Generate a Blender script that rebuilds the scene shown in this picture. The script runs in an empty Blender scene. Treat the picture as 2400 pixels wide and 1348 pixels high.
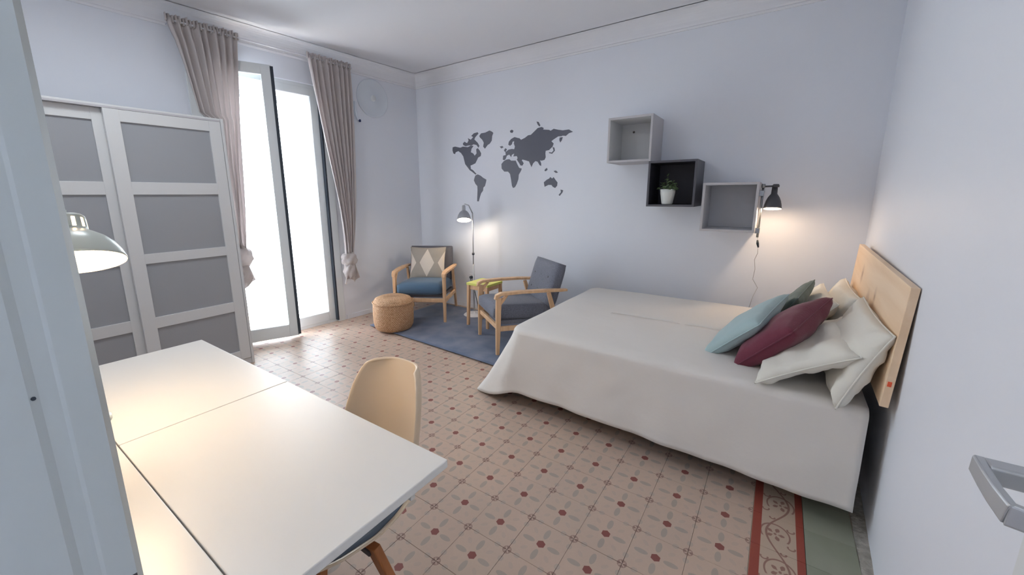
import bpy, bmesh, math, random
from mathutils import Matrix, Vector, noise
random.seed(7)
PI = math.pi
C = bpy.context.scene.collection
scene = bpy.context.scene

# ------------------------------------------------------------------ camera, world, big lights, exposure
F_PX, YAW, PITCH, ROLL = 937.4, -0.6111, 0.1969, -0.0066
CAM = Vector((1.2528, -1.0361, 1.3999))
def cam_matrix():
    cy, sy, cp, sp = math.cos(YAW), math.sin(YAW), math.cos(PITCH), math.sin(PITCH)
    fwd = Vector((sy*cp, cy*cp, -sp)); right = Vector((cy, -sy, 0)); up = right.cross(fwd)
    cr, sr = math.cos(ROLL), math.sin(ROLL)
    r = right*cr + up*sr; u = -right*sr + up*cr
    m = Matrix((r, u, -fwd)).transposed().to_4x4(); m.translation = CAM
    return m
cd = bpy.data.cameras.new('camera'); cam = bpy.data.objects.new('camera', cd); C.objects.link(cam)
cam.matrix_world = cam_matrix(); scene.camera = cam
cd.sensor_width = 36; cd.lens = F_PX/2400*36
cd.shift_x = (1200-1163.34)/2400; cd.shift_y = -(674-644.36)/2400
cd.clip_start = 0.01; cd.clip_end = 100

w = bpy.data.worlds.new('world'); scene.world = w; w.use_nodes = True
bg = w.node_tree.nodes['Background']; bg.inputs[0].default_value = (0.83, 0.885, 1.0, 1); bg.inputs[1].default_value = 7.0
scene.view_settings.view_transform = 'Standard'; scene.view_settings.look = 'None'
scene.view_settings.gamma = 1; scene.view_settings.use_curve_mapping = False
scene.view_settings.exposure = 0.92

def area(name, loc, rot, sx, sy, power, col, portal=False):
    l = bpy.data.lights.new(name, 'AREA'); l.shape = 'RECTANGLE'; l.size = sx; l.size_y = sy; l.energy = power; l.color = col
    o = bpy.data.objects.new(name, l); C.objects.link(o); o.location = loc; o.rotation_euler = rot
    if portal: l.cycles.is_portal = True
    return o
# sky portal in the window opening and an added, unseen fill light behind the doorway
area('window_daylight_portal', (-2.95, 1.0, 1.27), (0, -PI/2, math.radians(-3.4)), 2.5, 1.0, 1, (1, 1, 1), True)
area('hallway_fill_light', (1.15, -1.75, 2.45), (0, 0, 0), 0.5, 0.5, 3.0, (0.92, 0.98, 1.0))
area('room_fill_light', (-1.3, -.40, 2.83), (0, 0, 0), .45, .45, 8, (.90, .96, 1.0))  # added fill out of frame, no fixture; lifts the wardrobe and left side
# the sun rakes along the facade: it lights the balcony outside, whose glow reaches the ceiling by the window
sl = bpy.data.lights.new('sun', 'SUN'); sl.energy = 140; sl.angle = .01; sl.color = (1, .97, .92)
so = bpy.data.objects.new('sun', sl); C.objects.link(so)
so.rotation_euler = Vector((-.22, -.55, .80)).to_track_quat('Z', 'Y').to_euler()

# ------------------------------------------------------------------ helpers
def tag(o, label=None, cat=None, group=None, kind=None):
    if label: o['label'] = label
    if cat: o['category'] = cat
    if group: o['group'] = group
    if kind: o['kind'] = kind
    return o
def empty(name, loc=(0, 0, 0), rz=0, label=None, cat=None, group=None, kind=None):
    o = bpy.data.objects.new(name, None); C.objects.link(o); o.location = loc; o.rotation_euler = (0, 0, rz)
    o.empty_display_size = .05
    return tag(o, label, cat, group, kind)
class MB:
    def __init__(s): s.v = []; s.f = []; s.sm = []
    def add(s, vs, fs, smooth=False, M=None):
        b = len(s.v)
        s.v += [tuple(M @ Vector(p)) if M else tuple(p) for p in vs]
        s.f += [tuple(b+i for i in f) for f in fs]; s.sm += [smooth]*len(fs)
        return s
    def box(s, x0, x1, y0, y1, z0, z1, M=None):
        vs = [(x, y, z) for z in (z0, z1) for y in (y0, y1) for x in (x0, x1)]
        return s.add(vs, [(0, 2, 3, 1), (4, 5, 7, 6), (0, 1, 5, 4), (2, 6, 7, 3), (0, 4, 6, 2), (1, 3, 7, 5)], False, M)
    def tube(s, pts, r, n=10, cap=True, M=None):
        pts = [Vector(p) for p in pts]; rs = r if isinstance(r, (list, tuple)) else [r]*len(pts)
        vs = []; prev = None
        for i, p in enumerate(pts):
            d = (pts[min(i+1, len(pts)-1)] - pts[max(i-1, 0)]).normalized()
            if prev is None:
                a = Vector((0, 0, 1)) if abs(d.z) < .9 else Vector((1, 0, 0)); u = d.cross(a).normalized()
            else: u = (prev - d*prev.dot(d)).normalized()
            prev = u; v = d.cross(u)
            vs += [p + (u*math.cos(2*PI*k/n) + v*math.sin(2*PI*k/n))*rs[i] for k in range(n)]
        fs = [(i*n+k, i*n+(k+1) % n, (i+1)*n+(k+1) % n, (i+1)*n+k) for i in range(len(pts)-1) for k in range(n)]
        s.add(vs, fs, True, M)
        if cap:
            m = len(pts)-1
            s.add(vs[:n], [tuple(range(n-1, -1, -1))], False, M); s.add(vs[m*n:], [tuple(range(n))], False, M)
        return s
    def bar(s, pts, ws, hs, side, M=None):
        """rectangular section bar along pts; side = direction of the width"""
        pts = [Vector(p) for p in pts]; sd = Vector(side).normalized(); vs = []
        for i, p in enumerate(pts):
            d = (pts[min(i+1, len(pts)-1)] - pts[max(i-1, 0)]).normalized()
            a = (sd - d*sd.dot(d)).normalized(); b = d.cross(a)
            w_, h_ = ws[i]/2, hs[i]/2
            c = .78
            for (x, y) in ((-1, -c), (-c, -1), (c, -1), (1, -c), (1, c), (c, 1), (-c, 1), (-1, c)):
                vs.append(p + a*(x*w_) + b*(y*h_))
        n = 8; m = len(pts)-1
        fs = [(i*n+k, i*n+(k+1) % n, (i+1)*n+(k+1) % n, (i+1)*n+k) for i in range(m) for k in range(n)]
        s.add(vs, fs, False, M); s.add(vs[:n], [tuple(range(n-1, -1, -1))], False, M); s.add(vs[m*n:], [tuple(range(n))], False, M)
        return s
    def lathe(s, prof, n=32, M=None, cap0=False, cap1=False):
        vs = [(r*math.cos(2*PI*k/n), r*math.sin(2*PI*k/n), z) for r, z in prof for k in range(n)]
        fs = [(i*n+k, i*n+(k+1) % n, (i+1)*n+(k+1) % n, (i+1)*n+k) for i in range(len(prof)-1) for k in range(n)]
        s.add(vs, fs, True, M)
        if cap0: s.add(vs[:n], [tuple(range(n-1, -1, -1))], False, M)
        if cap1: s.add(vs[-n:], [tuple(range(n))], False, M)
        return s
    def grid(s, fn, nu, nv, M=None, closeu=False):
        vs = [fn(i/nu, j/nv) for j in range(nv+1) for i in range(nu+1)]
        fs = [(j*(nu+1)+i, j*(nu+1)+i+1, (j+1)*(nu+1)+i+1, (j+1)*(nu+1)+i) for j in range(nv) for i in range(nu)]
        return s.add(vs, fs, True, M)
    def prism(s, poly, z0, z1, M=None):
        n = len(poly); vs = [(x, y, z0) for x, y in poly] + [(x, y, z1) for x, y in poly]
        fs = [(i, (i+1) % n, n+(i+1) % n, n+i) for i in range(n)] + [tuple(range(n-1, -1, -1)), tuple(range(n, 2*n))]
        return s.add(vs, fs, False, M)
    def mesh(s, name, mat):
        me = bpy.data.meshes.new(name); me.from_pydata(s.v, [], s.f); me.materials.append(mat)
        me.polygons.foreach_set('use_smooth', s.sm); me.update()
        bm = bmesh.new(); bm.from_mesh(me); bmesh.ops.remove_doubles(bm, verts=bm.verts, dist=1e-5)
        bmesh.ops.recalc_face_normals(bm, faces=bm.faces); bm.to_mesh(me); bm.free()
        return me
    def build(s, name, mat, parent=None, bevel=0, solid=0, sub=0, label=None, loc=None, kind=None):
        o = bpy.data.objects.new(name, s.mesh(name, mat)); C.objects.link(o)
        if parent: o.parent = parent
        if loc: o.location = loc
        if solid:
            m = o.modifiers.new('solidify', 'SOLIDIFY'); m.thickness = solid; m.offset = 0
        if sub:
            m = o.modifiers.new('subsurf', 'SUBSURF'); m.levels = sub; m.render_levels = sub
        if bevel:
            m = o.modifiers.new('bevel', 'BEVEL'); m.width = bevel; m.segments = 2; m.limit_method = 'ANGLE'; m.angle_limit = math.radians(40)
        if label: o['label'] = label
        if kind: o['kind'] = kind
        return o
def T(loc=(0, 0, 0), rz=0, rx=0, ry=0):
    return Matrix.Translation(Vector(loc)) @ Matrix.Rotation(rz, 4, 'Z') @ Matrix.Rotation(ry, 4, 'Y') @ Matrix.Rotation(rx, 4, 'X')

# ------------------------------------------------------------------ materials
def srgb(r, g, b):
    f = lambda c: (c/255/12.92) if c/255 <= .04045 else ((c/255+.055)/1.055)**2.4
    return (f(r), f(g), f(b), 1)
class NT:
    """small wrapper to write shader maths as python expressions"""
    def __init__(s, m): s.n = m.node_tree.nodes; s.l = m.node_tree.links
    def m(s, op, *a, clamp=False):
        nd = s.n.new('ShaderNodeMath'); nd.operation = op; nd.use_clamp = clamp
        for i, x in enumerate(a):
            if isinstance(x, (int, float)): nd.inputs[i].default_value = x
            else: s.l.new(x, nd.inputs[i])
        return nd.outputs[0]
    def add(s, a, b): return s.m('ADD', a, b)
    def sub(s, a, b): return s.m('SUBTRACT', a, b)
    def mul(s, a, b): return s.m('MULTIPLY', a, b)
    def absf(s, a): return s.m('ABSOLUTE', a)
    def length(s, a, b): return s.m('SQRT', s.add(s.mul(a, a), s.mul(b, b)))
    def less(s, a, b, soft=.0012):      # 1 where a < b with a soft edge
        return s.m('ADD', s.m('DIVIDE', s.sub(b, a), soft), .5, clamp=True)
    def cellc(s, a, off, per):          # signed distance to the nearest off + k*per
        return s.sub(s.m('MODULO', s.add(s.sub(a, off), per*1000.5), per), per/2)
    def mix(s, fac, c1, c2):
        nd = s.n.new('ShaderNodeMix'); nd.data_type = 'RGBA'
        for sock, x in ((nd.inputs[0], fac), (nd.inputs[6], c1), (nd.inputs[7], c2)):
            if isinstance(x, (int, float, tuple)): sock.default_value = x
            else: s.l.new(x, sock)
        return nd.outputs[2]
def mat(name, col, rough=.5, metal=0, bump=None, vary=None, spec=.5, coat=0, sheen=0, emit=None, estr=0):
    m = bpy.data.materials.new(name); m.use_nodes = True; nt = m.node_tree; b = nt.nodes['Principled BSDF']
    b.inputs['Base Color'].default_value = col; b.inputs['Roughness'].default_value = rough; b.inputs['Metallic'].default_value = metal
    b.inputs['Specular IOR Level'].default_value = spec; b.inputs['Coat Weight'].default_value = coat
    if sheen: b.inputs['Sheen Weight'].default_value = sheen
    if emit: b.inputs['Emission Color'].default_value = emit; b.inputs['Emission Strength'].default_value = estr
    tc = nt.nodes.new('ShaderNodeTexCoord')
    if vary:                             # (scale, second colour, detail)
        nz = nt.nodes.new('ShaderNodeTexNoise'); nz.inputs['Scale'].default_value = vary[0]; nz.inputs['Detail'].default_value = vary[2]
        nt.links.new(tc.outputs['Object'], nz.inputs['Vector'])
        rp = nt.nodes.new('ShaderNodeValToRGB'); rp.color_ramp.elements[0].position = .35; rp.color_ramp.elements[1].position = .68
        rp.color_ramp.elements[0].color = col; rp.color_ramp.elements[1].color = vary[1]
        nt.links.new(nz.outputs['Fac'], rp.inputs['Fac']); nt.links.new(rp.outputs['Color'], b.inputs['Base Color'])
    if bump:                             # (scale, strength, distance)
        nz = nt.nodes.new('ShaderNodeTexNoise'); nz.inputs['Scale'].default_value = bump[0]; nz.inputs['Detail'].default_value = 5
        nt.links.new(tc.outputs['Object'], nz.inputs['Vector'])
        bp = nt.nodes.new('ShaderNodeBump'); bp.inputs['Strength'].default_value = bump[1]; bp.inputs['Distance'].default_value = bump[2]
        nt.links.new(nz.outputs['Fac'], bp.inputs['Height']); nt.links.new(bp.outputs['Normal'], b.inputs['Normal'])
    return m
def wood(name, c1, c2, axis='X', scale=3.0, rough=.45, knots=False):
    m = mat(name, c1, rough); nt = m.node_tree; b = nt.nodes['Principled BSDF']
    tc = nt.nodes.new('ShaderNodeTexCoord'); mp = nt.nodes.new('ShaderNodeMapping')
    st = {'X': (.08, 1, 1), 'Y': (1, .08, 1), 'Z': (1, 1, .08)}[axis]
    mp.inputs['Scale'].default_value = tuple(scale*8*k for k in st)
    nz = nt.nodes.new('ShaderNodeTexNoise'); nz.inputs['Scale'].default_value = 1.0; nz.inputs['Detail'].default_value = 6; nz.inputs['Distortion'].default_value = .6
    rp = nt.nodes.new('ShaderNodeValToRGB'); rp.color_ramp.elements[0].position = .35; rp.color_ramp.elements[1].position = .7
    rp.color_ramp.elements[0].color = c1; rp.color_ramp.elements[1].color = c2
    nt.links.new(tc.outputs['Object'], mp.inputs['Vector']); nt.links.new(mp.outputs['Vector'], nz.inputs['Vector'])
    nt.links.new(nz.outputs['Fac'], rp.inputs['Fac']); out = rp.outputs['Color']
    if knots:
        e = NT(m); sx = nt.nodes.new('ShaderNodeSeparateXYZ'); nt.links.new(tc.outputs['Object'], sx.inputs[0])
        for (ky, kz, r) in ((.30, .12, .022), (.62, .30, .016), (.80, .22, .030), (.55, .06, .018), (1.15, .33, .02), (1.3, .1, .02)):
            d = e.length(e.sub(sx.outputs[1], ky), e.mul(e.sub(sx.outputs[2], kz), .75))
            ring = e.mul(e.less(d, r*1.9, .03), .30); core = e.mul(e.less(d, r*.8, .010), .62)
            out = e.mix(e.m('MAXIMUM', ring, core), out, srgb(150, 96, 52))
    nt.links.new(out, b.inputs['Base Color'])
    return m

M_wall = mat('painted_plaster', srgb(234, 237, 245), .55, bump=(9, .10, .01))
M_ceil = mat('ceiling_paint', srgb(238, 238, 242), .6, bump=(14, .06, .006))
M_trimw = mat('white_gloss_paint', srgb(226, 229, 230), .32)
M_jamb = mat('grey_white_door_paint', srgb(192, 198, 198), .4, bump=(20, .05, .004))
M_ward = mat('white_wardrobe_lacquer', srgb(222, 222, 222), .4)
M_wardglass = mat('grey_frosted_glass', srgb(166, 168, 172), .22, spec=.4)
M_desk = mat('white_matt_laminate', srgb(232, 230, 226), .33)
M_deskedge = mat('pale_grey_table_edge', srgb(190, 190, 184), .5)
M_black = mat('black_gasket', srgb(48, 56, 66), .6)
M_steel = mat('brushed_steel', srgb(150, 153, 156), .3, .9)
M_nickel = mat('satin_nickel', srgb(186, 188, 192), .42, .6)
M_darkmetal = mat('dark_grey_metal', srgb(78, 77, 82), .42, .2)
M_curtain = mat('taupe_curtain_cotton', srgb(226, 218, 216), .9, bump=(60, .2, .004), sheen=.2)
M_linen = mat('off_white_cotton', srgb(230, 225, 219), .85, bump=(5, .35, .02), sheen=.15)
M_pillow = mat('white_pillow_cotton', srgb(230, 226, 215), .85, bump=(11, .35, .015), sheen=.15)
M_red = mat('burgundy_cotton', srgb(108, 40, 60), .85, bump=(90, .25, .003), sheen=.15)
M_teal = mat('pale_teal_cotton', srgb(166, 188, 190), .85, bump=(90, .25, .003), sheen=.15)
M_green = mat('grey_green_cotton', srgb(100, 114, 108), .85, bump=(90, .25, .003), sheen=.15)
M_charcoal = mat('charcoal_upholstery', srgb(100, 103, 116), .92, bump=(160, .4, .003), vary=(120, srgb(120, 123, 136), 2), sheen=.2)
M_bluefab = mat('slate_blue_upholstery', srgb(82, 108, 132), .92, bump=(160, .4, .003), sheen=.2)
M_oak = wood('pale_oak', srgb(232, 192, 152), srgb(214, 170, 128), 'Z')
M_pine = wood('knotty_pine', srgb(250, 222, 190), srgb(238, 204, 166), 'Y', 1.6, .5, True)
M_chairleg = wood('beech_chair_leg', srgb(176, 112, 66), srgb(150, 92, 52), 'Z')
M_shell = mat('cream_moulded_plastic', srgb(234, 212, 184), .38)
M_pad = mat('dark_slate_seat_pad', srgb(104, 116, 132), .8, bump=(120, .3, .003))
M_rug = mat('faded_blue_rug', srgb(84, 98, 126), .95, bump=(220, .5, .004), vary=(5.5, srgb(118, 126, 148), 6), sheen=.3)
M_pouf = mat('woven_rattan', srgb(196, 148, 108), .7, vary=(70, srgb(222, 182, 144), 3))
M_lime = mat('lime_yellow_paint', srgb(222, 222, 116), .5)
M_cream = mat('cream_enamel', srgb(208, 214, 206), .3)
M_lgrey = mat('light_grey_shelf_paint', srgb(196, 193, 196), .5)
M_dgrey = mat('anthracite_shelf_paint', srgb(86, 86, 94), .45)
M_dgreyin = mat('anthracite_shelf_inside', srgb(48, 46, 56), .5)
M_lgreyin = mat('mid_grey_shelf_inside', srgb(218, 218, 219), .5)
M_mgreyin = mat('grey_shelf_inside', srgb(206, 206, 211), .5)
M_decal = mat('dark_grey_vinyl', srgb(98, 100, 112), .38)
M_pot = mat('white_ceramic', srgb(224, 226, 222), .3)
M_leaf = mat('clover_leaf_green', srgb(76, 104, 62), .6, vary=(30, srgb(140, 160, 120), 2))
M_soil = mat('potting_soil', srgb(50, 40, 32), .9)
M_pale = mat('pale_blue_grey_plastic', srgb(222, 228, 236), .6)
M_blue = mat('dark_blue_plastic', srgb(42, 52, 98), .4)
M_orange = mat('orange_sticker', srgb(236, 96, 60), .6)
M_grout = mat('floor_grout_bed', srgb(168, 150, 136), .9)
M_cement = mat('rough_cement', srgb(150, 146, 136), .9, bump=(45, .8, .02), vary=(28, srgb(182, 176, 168), 5))
M_greentile = mat('plain_sage_tile', srgb(140, 144, 126), .45, vary=(4, srgb(152, 154, 138), 4))
M_balcony = mat('balcony_concrete', srgb(200, 198, 192), .8)
M_bedframe = mat('black_bed_base', srgb(34, 32, 34), .8)
M_bulbw = mat('warm_bulb', (1, .8, .6, 1), .5, emit=(1.0, .74, .46, 1), estr=14)
M_bulbc = mat('soft_white_bulb', (1, .95, .9, 1), .5, emit=(1.0, .90, .78, 1), estr=12)
M_shadein = mat('white_shade_lining', srgb(240, 236, 228), .5)
M_paper = mat('white_paper', srgb(232, 232, 238), .6)

def translucent(m, f):
    nt = m.node_tree; b = nt.nodes['Principled BSDF']; o = nt.nodes['Material Output']
    t = nt.nodes.new('ShaderNodeBsdfTranslucent'); t.inputs[0].default_value = b.inputs['Base Color'].default_value
    mx = nt.nodes.new('ShaderNodeMixShader'); mx.inputs[0].default_value = f
    nt.links.new(b.outputs[0], mx.inputs[1]); nt.links.new(t.outputs[0], mx.inputs[2]); nt.links.new(mx.outputs[0], o.inputs[0])
translucent(M_curtain, .35)
def glass_mat():
    m = bpy.data.materials.new('window_glass'); m.use_nodes = True; nt = m.node_tree; nt.nodes.clear()
    o = nt.nodes.new('ShaderNodeOutputMaterial'); mx = nt.nodes.new('ShaderNodeMixShader'); t = nt.nodes.new('ShaderNodeBsdfTransparent')
    g = nt.nodes.new('ShaderNodeBsdfGlossy'); g.inputs['Roughness'].default_value = .02; t.inputs[0].default_value = (.95, .98, .97, 1)
    fr = nt.nodes.new('ShaderNodeFresnel'); fr.inputs[0].default_value = 1.45
    nt.links.new(fr.outputs[0], mx.inputs[0]); nt.links.new(t.outputs[0], mx.inputs[1]); nt.links.new(g.outputs[0], mx.inputs[2]); nt.links.new(mx.outputs[0], o.inputs[0])
    return m
M_glass = glass_mat()

def tile_mat():
    m = mat('patterned_cement_tile', (1, 1, 1, 1), .34, spec=.35); nt = m.node_tree; e = NT(m); b = nt.nodes['Principled BSDF']
    g = nt.nodes.new('ShaderNodeNewGeometry'); sp = nt.nodes.new('ShaderNodeSeparateXYZ'); nt.links.new(g.outputs['Position'], sp.inputs[0])
    X, Y = sp.outputs[0], sp.outputs[1]
    nz = nt.nodes.new('ShaderNodeTexNoise'); nz.inputs['Scale'].default_value = 3.5; nz.inputs['Detail'].default_value = 5; nt.links.new(g.outputs['Position'], nz.inputs['Vector'])
    nf = nt.nodes.new('ShaderNodeTexNoise'); nf.inputs['Scale'].default_value = 60; nf.inputs['Detail'].default_value = 3; nt.links.new(g.outputs['Position'], nf.inputs['Vector'])
    base = e.mix(nz.outputs['Fac'], srgb(206, 176, 158), srgb(192, 172, 154))
    base = e.mix(e.mul(nf.outputs['Fac'], .25), base, srgb(170, 150, 136))
    px = e.absf(e.cellc(X, 0, .2)); py = e.absf(e.cellc(Y, 0, .2))
    qx = e.absf(e.cellc(X, .1, .2)); qy = e.absf(e.cellc(Y, .1, .2))
    grey = srgb(166, 154, 142); grn = srgb(174, 160, 148); red = srgb(134, 74, 68); brn = srgb(146, 116, 106)
    def ell(u, v, cu, ru, rv):
        return e.less(e.length(e.m('DIVIDE', e.sub(u, cu), ru), e.m('DIVIDE', v, rv)), 1.0, .12)
    f = e.m('MAXIMUM', ell(px, py, .056, .027, .0115), ell(py, px, .056, .027, .0115))
    c = e.mix(e.mul(f, .85), base, grey)
    f = e.m('MAXIMUM', ell(qx, qy, .046, .013, .0115), ell(qy, qx, .046, .013, .0115))
    c = e.mix(e.mul(f, .7), c, grn)
    # faint leaf shapes on the diagonals
    dg = e.m('MAXIMUM', 0.0, e.less(e.length(e.m('DIVIDE', e.sub(e.add(px, py), .1), .022), e.m('DIVIDE', e.sub(px, py), .012)), 1.0, .15))
    c = e.mix(e.mul(dg, .35), c, grn)
    ln = e.mul(e.less(e.m('MINIMUM', qx, qy), .0012, .001), e.less(e.m('MAXIMUM', qx, qy), .04, .002))
    c = e.mix(e.mul(ln, .6), c, brn)
    fl = e.less(e.length(qx, qy), .0185); cross = e.less(e.absf(e.sub(qx, qy)), .003); hole = e.less(e.length(qx, qy), .004)
    ring = e.mul(fl, e.sub(1.0, e.m('MAXIMUM', e.mul(cross, e.less(e.length(qx, qy), .015)), hole)))
    c = e.mix(e.mul(ring, .8), c, brn)
    hexd = e.m('MAXIMUM', e.add(e.mul(px, .5), e.mul(py, .866)), px)
    c = e.mix(e.mul(e.less(hexd, .0165), .95), c, red)
    # border tile with two red bands and a vine (1.3 < X < 1.5)
    inb = e.less(1.2985, X, .001)
    bb = e.mix(nz.outputs['Fac'], srgb(196, 170, 150), srgb(182, 164, 146)); vine = srgb(138, 98, 88); rd = srgb(150, 74, 62)
    ph = e.mul(e.sub(Y, .1), 2*PI/.4)
    vx = e.sub(e.sub(X, 1.392), e.mul(e.m('SINE', ph), .040))
    v = e.less(e.absf(vx), .0042, .0015)
    ry = e.cellc(Y, 0.0, .4); ry2 = e.cellc(Y, .2, .4)
    for (yy, cx) in ((ry, 1.383), (ry2, 1.401)):
        dx = e.sub(X, cx); d = e.length(e.mul(dx, .95), e.mul(yy, .82))
        loop = e.mul(e.less(e.absf(e.sub(d, .048)), .0030, .0015), e.less(e.mul(yy, -1.0), .032, .002))
        v = e.m('MAXIMUM', v, loop)
        an = e.m('ARCTAN2', yy, dx); pet = e.m('COSINE', e.mul(an, 5.0))
        petal = e.less(e.absf(e.sub(d, .020)), e.mul(e.add(pet, .25), .009), .002)
        v = e.m('MAXIMUM', v, e.m('MAXIMUM', petal, e.less(d, .005)))
    # little curling leaves
    for (oy, ox, s) in ((.05, .045, .012), (.15, -.045, .012), (.25, -.043, .012), (.35, .046, .012), (.1, -.02, .009), (.3, .02, .009)):
        yy = e.cellc(Y, oy, .4); d = e.length(e.sub(X, 1.392+ox), yy)
        v = e.m('MAXIMUM', v, e.mul(e.less(e.absf(e.sub(d, s)), .0032, .0015), e.less(yy, s*.3, .002)))
    vc = e.mix(e.mul(v, .85), bb, vine)
    rb = e.m('MAXIMUM', e.mul(e.less(1.3015, X), e.less(X, 1.334)), e.mul(e.less(1.4545, X), e.less(X, 1.4815)))
    vc = e.mix(rb, vc, rd)
    c = e.mix(inb, c, vc)
    # wear: fine scuffs that sit in the tile itself
    nt.links.new(c, b.inputs['Base Color'])
    rr = nt.nodes.new('ShaderNodeMapRange'); rr.inputs[3].default_value = .34; rr.inputs[4].default_value = .54
    nt.links.new(nz.outputs['Fac'], rr.inputs[0]); nt.links.new(rr.outputs[0], b.inputs['Roughness'])
    bp = nt.nodes.new('ShaderNodeBump'); bp.inputs['Strength'].default_value = .12; bp.inputs['Distance'].default_value = .004
    nt.links.new(nz.outputs['Fac'], bp.inputs['Height']); nt.links.new(bp.outputs['Normal'], b.inputs['Normal'])
    return m
M_tile = tile_mat()

# ------------------------------------------------------------------ structure
YB, YF, ZC = 2.80, -0.985, 2.85
AW = math.atan(.06)
MW = T((-2.75, 1.2, 0), -AW)                    # window wall: local x into the room, local y = Y - 1.2
wallx = lambda y: -2.75 + .06*(y-1.2)
rightx = lambda y: 1.693 + .047*(y-.9)
AR = math.atan(.047)

def struct(name, label=None): return dict(name=name)
W = empty('wall_left', (-2.75, 1.2, 0), -AW, kind='structure')
S0, S1, ZT = .46-1.2, 1.52-1.2, 2.50            # opening along the window wall
mb = MB(); mb.box(-.25, 0, -2.3, S0, 0, ZC+.1); mb.box(-.25, 0, S1, 1.75, 0, ZC+.1); mb.box(-.25, 0, S0, S1, ZT, ZC+.1)
mb.build('plaster', M_wall, W)
mb = MB().box(-3.05, 2.05, YB, YB+.2, 0, ZC+.1); tag(mb.build('wall_back', M_wall), kind='structure')
Rr = empty('wall_right', (1.693, .9, 0), -AR, kind='structure')
MB().box(0, .2, -1.95, 2.1, 0, ZC+.1).build('plaster', M_wall, Rr)
# front wall with the doorway
JX0, JX1 = .762, 1.60
FW = empty('wall_front', (0, 0, 0), kind='structure')
mb = MB(); mb.box(-3.1, JX0-.06, YF-.16, YF, 0, ZC+.1); mb.box(JX1, 2.0, YF-.16, YF, 0, ZC+.1); mb.box(JX0-.06, JX1, YF-.16, YF, 2.16, ZC+.1)
mb.build('plaster', M_wall, FW)
tag(MB().box(-3.1, 2.05, -2.75, YB+.2, ZC, ZC+.12).build('ceiling', M_ceil), kind='structure')
# cornices: cove mouldings
def cove(r, d):
    prof = [(0, -r-.035), (.012, -r-.035), (.016, -r-.02), (.010, -r-.012), (.014, -r)]
    prof += [(r-(r-.014)*math.cos(a*PI/2/8), -r+r*math.sin(a*PI/2/8)) for a in range(1, 9)]
    prof += [(r+.012, 0)]
    return prof
def cornice(name, M, length, r):
    pr = cove(r, 0); mb = MB()
    n = len(pr); vs = [(p[0], y, ZC+p[1]) for y in (0, length) for p in pr] + [(0, 0, ZC), (0, length, ZC)]
    fs = [(i, i+1, n+i+1, n+i) for i in range(n-1)] + [tuple(range(n)) + (2*n,), tuple(range(n, 2*n)) + (2*n+1,)]
    mb.add(vs, fs, False, M)
    return tag(mb.build(name, M_ceil), kind='structure')
cornice('trim_1', T((2.0, YB, 0), PI/2) @ Matrix.Scale(-1, 4, (1, 0, 0)), 4.9, .11)
cornice('trim_2', MW @ T((0, -2.25, 0)), 3.95, .11)
cornice('trim_3', T((1.693, .9, 0), -AR) @ T((0, -1.9, 0)) @ Matrix.Scale(-1, 4, (1, 0, 0)), 3.85, .11)
# hallway behind the camera
mb = MB(); mb.box(-.1, 0, -2.6, YF-.16, 0, 2.62); mb.box(2.2, 2.3, -2.6, YF-.16, 0, 2.62); mb.box(-.1, 2.3, -2.7, -2.6, 0, 2.62); mb.box(-.1, 2.3, -2.7, YF-.16, 2.62, 2.72)
tag(mb.build('wall_hall', M_wall), kind='structure')

# floor: bed, single tiles, cement edging
FL = empty('floor', kind='structure')
MB().box(-3.05, 2.3, -2.7, YB+.2, -.12, -.012).build('floor_bed', M_grout, FL)
def tile_mesh(name, sx, sy, m):
    a, b, g, c = sx/2-.0005, sy/2-.0005, .0006, 0.0
    vs = [(-a, -b, -.013), (a, -b, -.013), (a, b, -.013), (-a, b, -.013), (-a, -b, c-g), (a, -b, c-g), (a, b, c-g), (-a, b, c-g),
          (-a+g, -b+g, c), (a-g, -b+g, c), (a-g, b-g, c), (-a+g, b-g, c)]
    fs = [(0, 1, 5, 4), (1, 2, 6, 5), (2, 3, 7, 6), (3, 0, 4, 7), (4, 5, 9, 8), (5, 6, 10, 9), (6, 7, 11, 10), (7, 4, 8, 11), (8, 9, 10, 11)]
    mb = MB(); mb.add(vs, fs); return mb.mesh(name, m), vs, fs
me20, tv, tf = tile_mesh('tile', .2, .2, M_tile)
CI = cam.matrix_world.inverted()
def vis(x, y):
    p = CI @ Vector((x, y, 0)); d = -p.z
    if d < .3: return -1
    u, v = 1163.3+F_PX*p.x/d, 644.4-F_PX*p.y/d
    if not (150 < u < 2500 and 600 < v < 1500): return -1
    hid = (x < -2.25 and y < .5) or (x > .1 and 1.35 < y) or y > 2.6 or (v > 845+.50*(u-475) and u < 1000 and v < 1440 - .78*(u-560))
    return -1 if hid else 1/d
cells = []
for i in range(-15, 7):
    for j in range(-6, 15):
        x, y = i*.2+.2, j*.2
        if x > 1.3 or x < -3.0 or y > 2.95: continue
        cells.append((vis(x, y), x, y))
cells.sort(reverse=True)
front = [c for c in cells if c[0] > 0][:270]; rest = [c for c in cells if c not in front]
def add_part(name, me, loc, parent):
    o = bpy.data.objects.new(name, me); C.objects.link(o); o.parent = parent; o.location = loc; return o
for _, x, y in front: add_part('tile', me20, (x, y, random.uniform(-.0004, .0004)), FL)
mb = MB()
for _, x, y in rest: mb.add([(a+x, b+y, c) for a, b, c in tv], tf)
mb.build('tile_field', M_tile, FL, kind='stuff')
me_b, bv, bf = tile_mesh('border_tile', .182, .2, M_tile)
me_g, gv, gf = tile_mesh('plain_tile', .168, .2, M_greentile)
for j in range(-5, 15):
    add_part('border_tile', me_b, (1.391, j*.2, random.uniform(-.0004, .0004)), FL)
    add_part('plain_tile', me_g, (1.567, j*.2, random.uniform(-.0006, .0003)), FL)
mb = MB()
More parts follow.
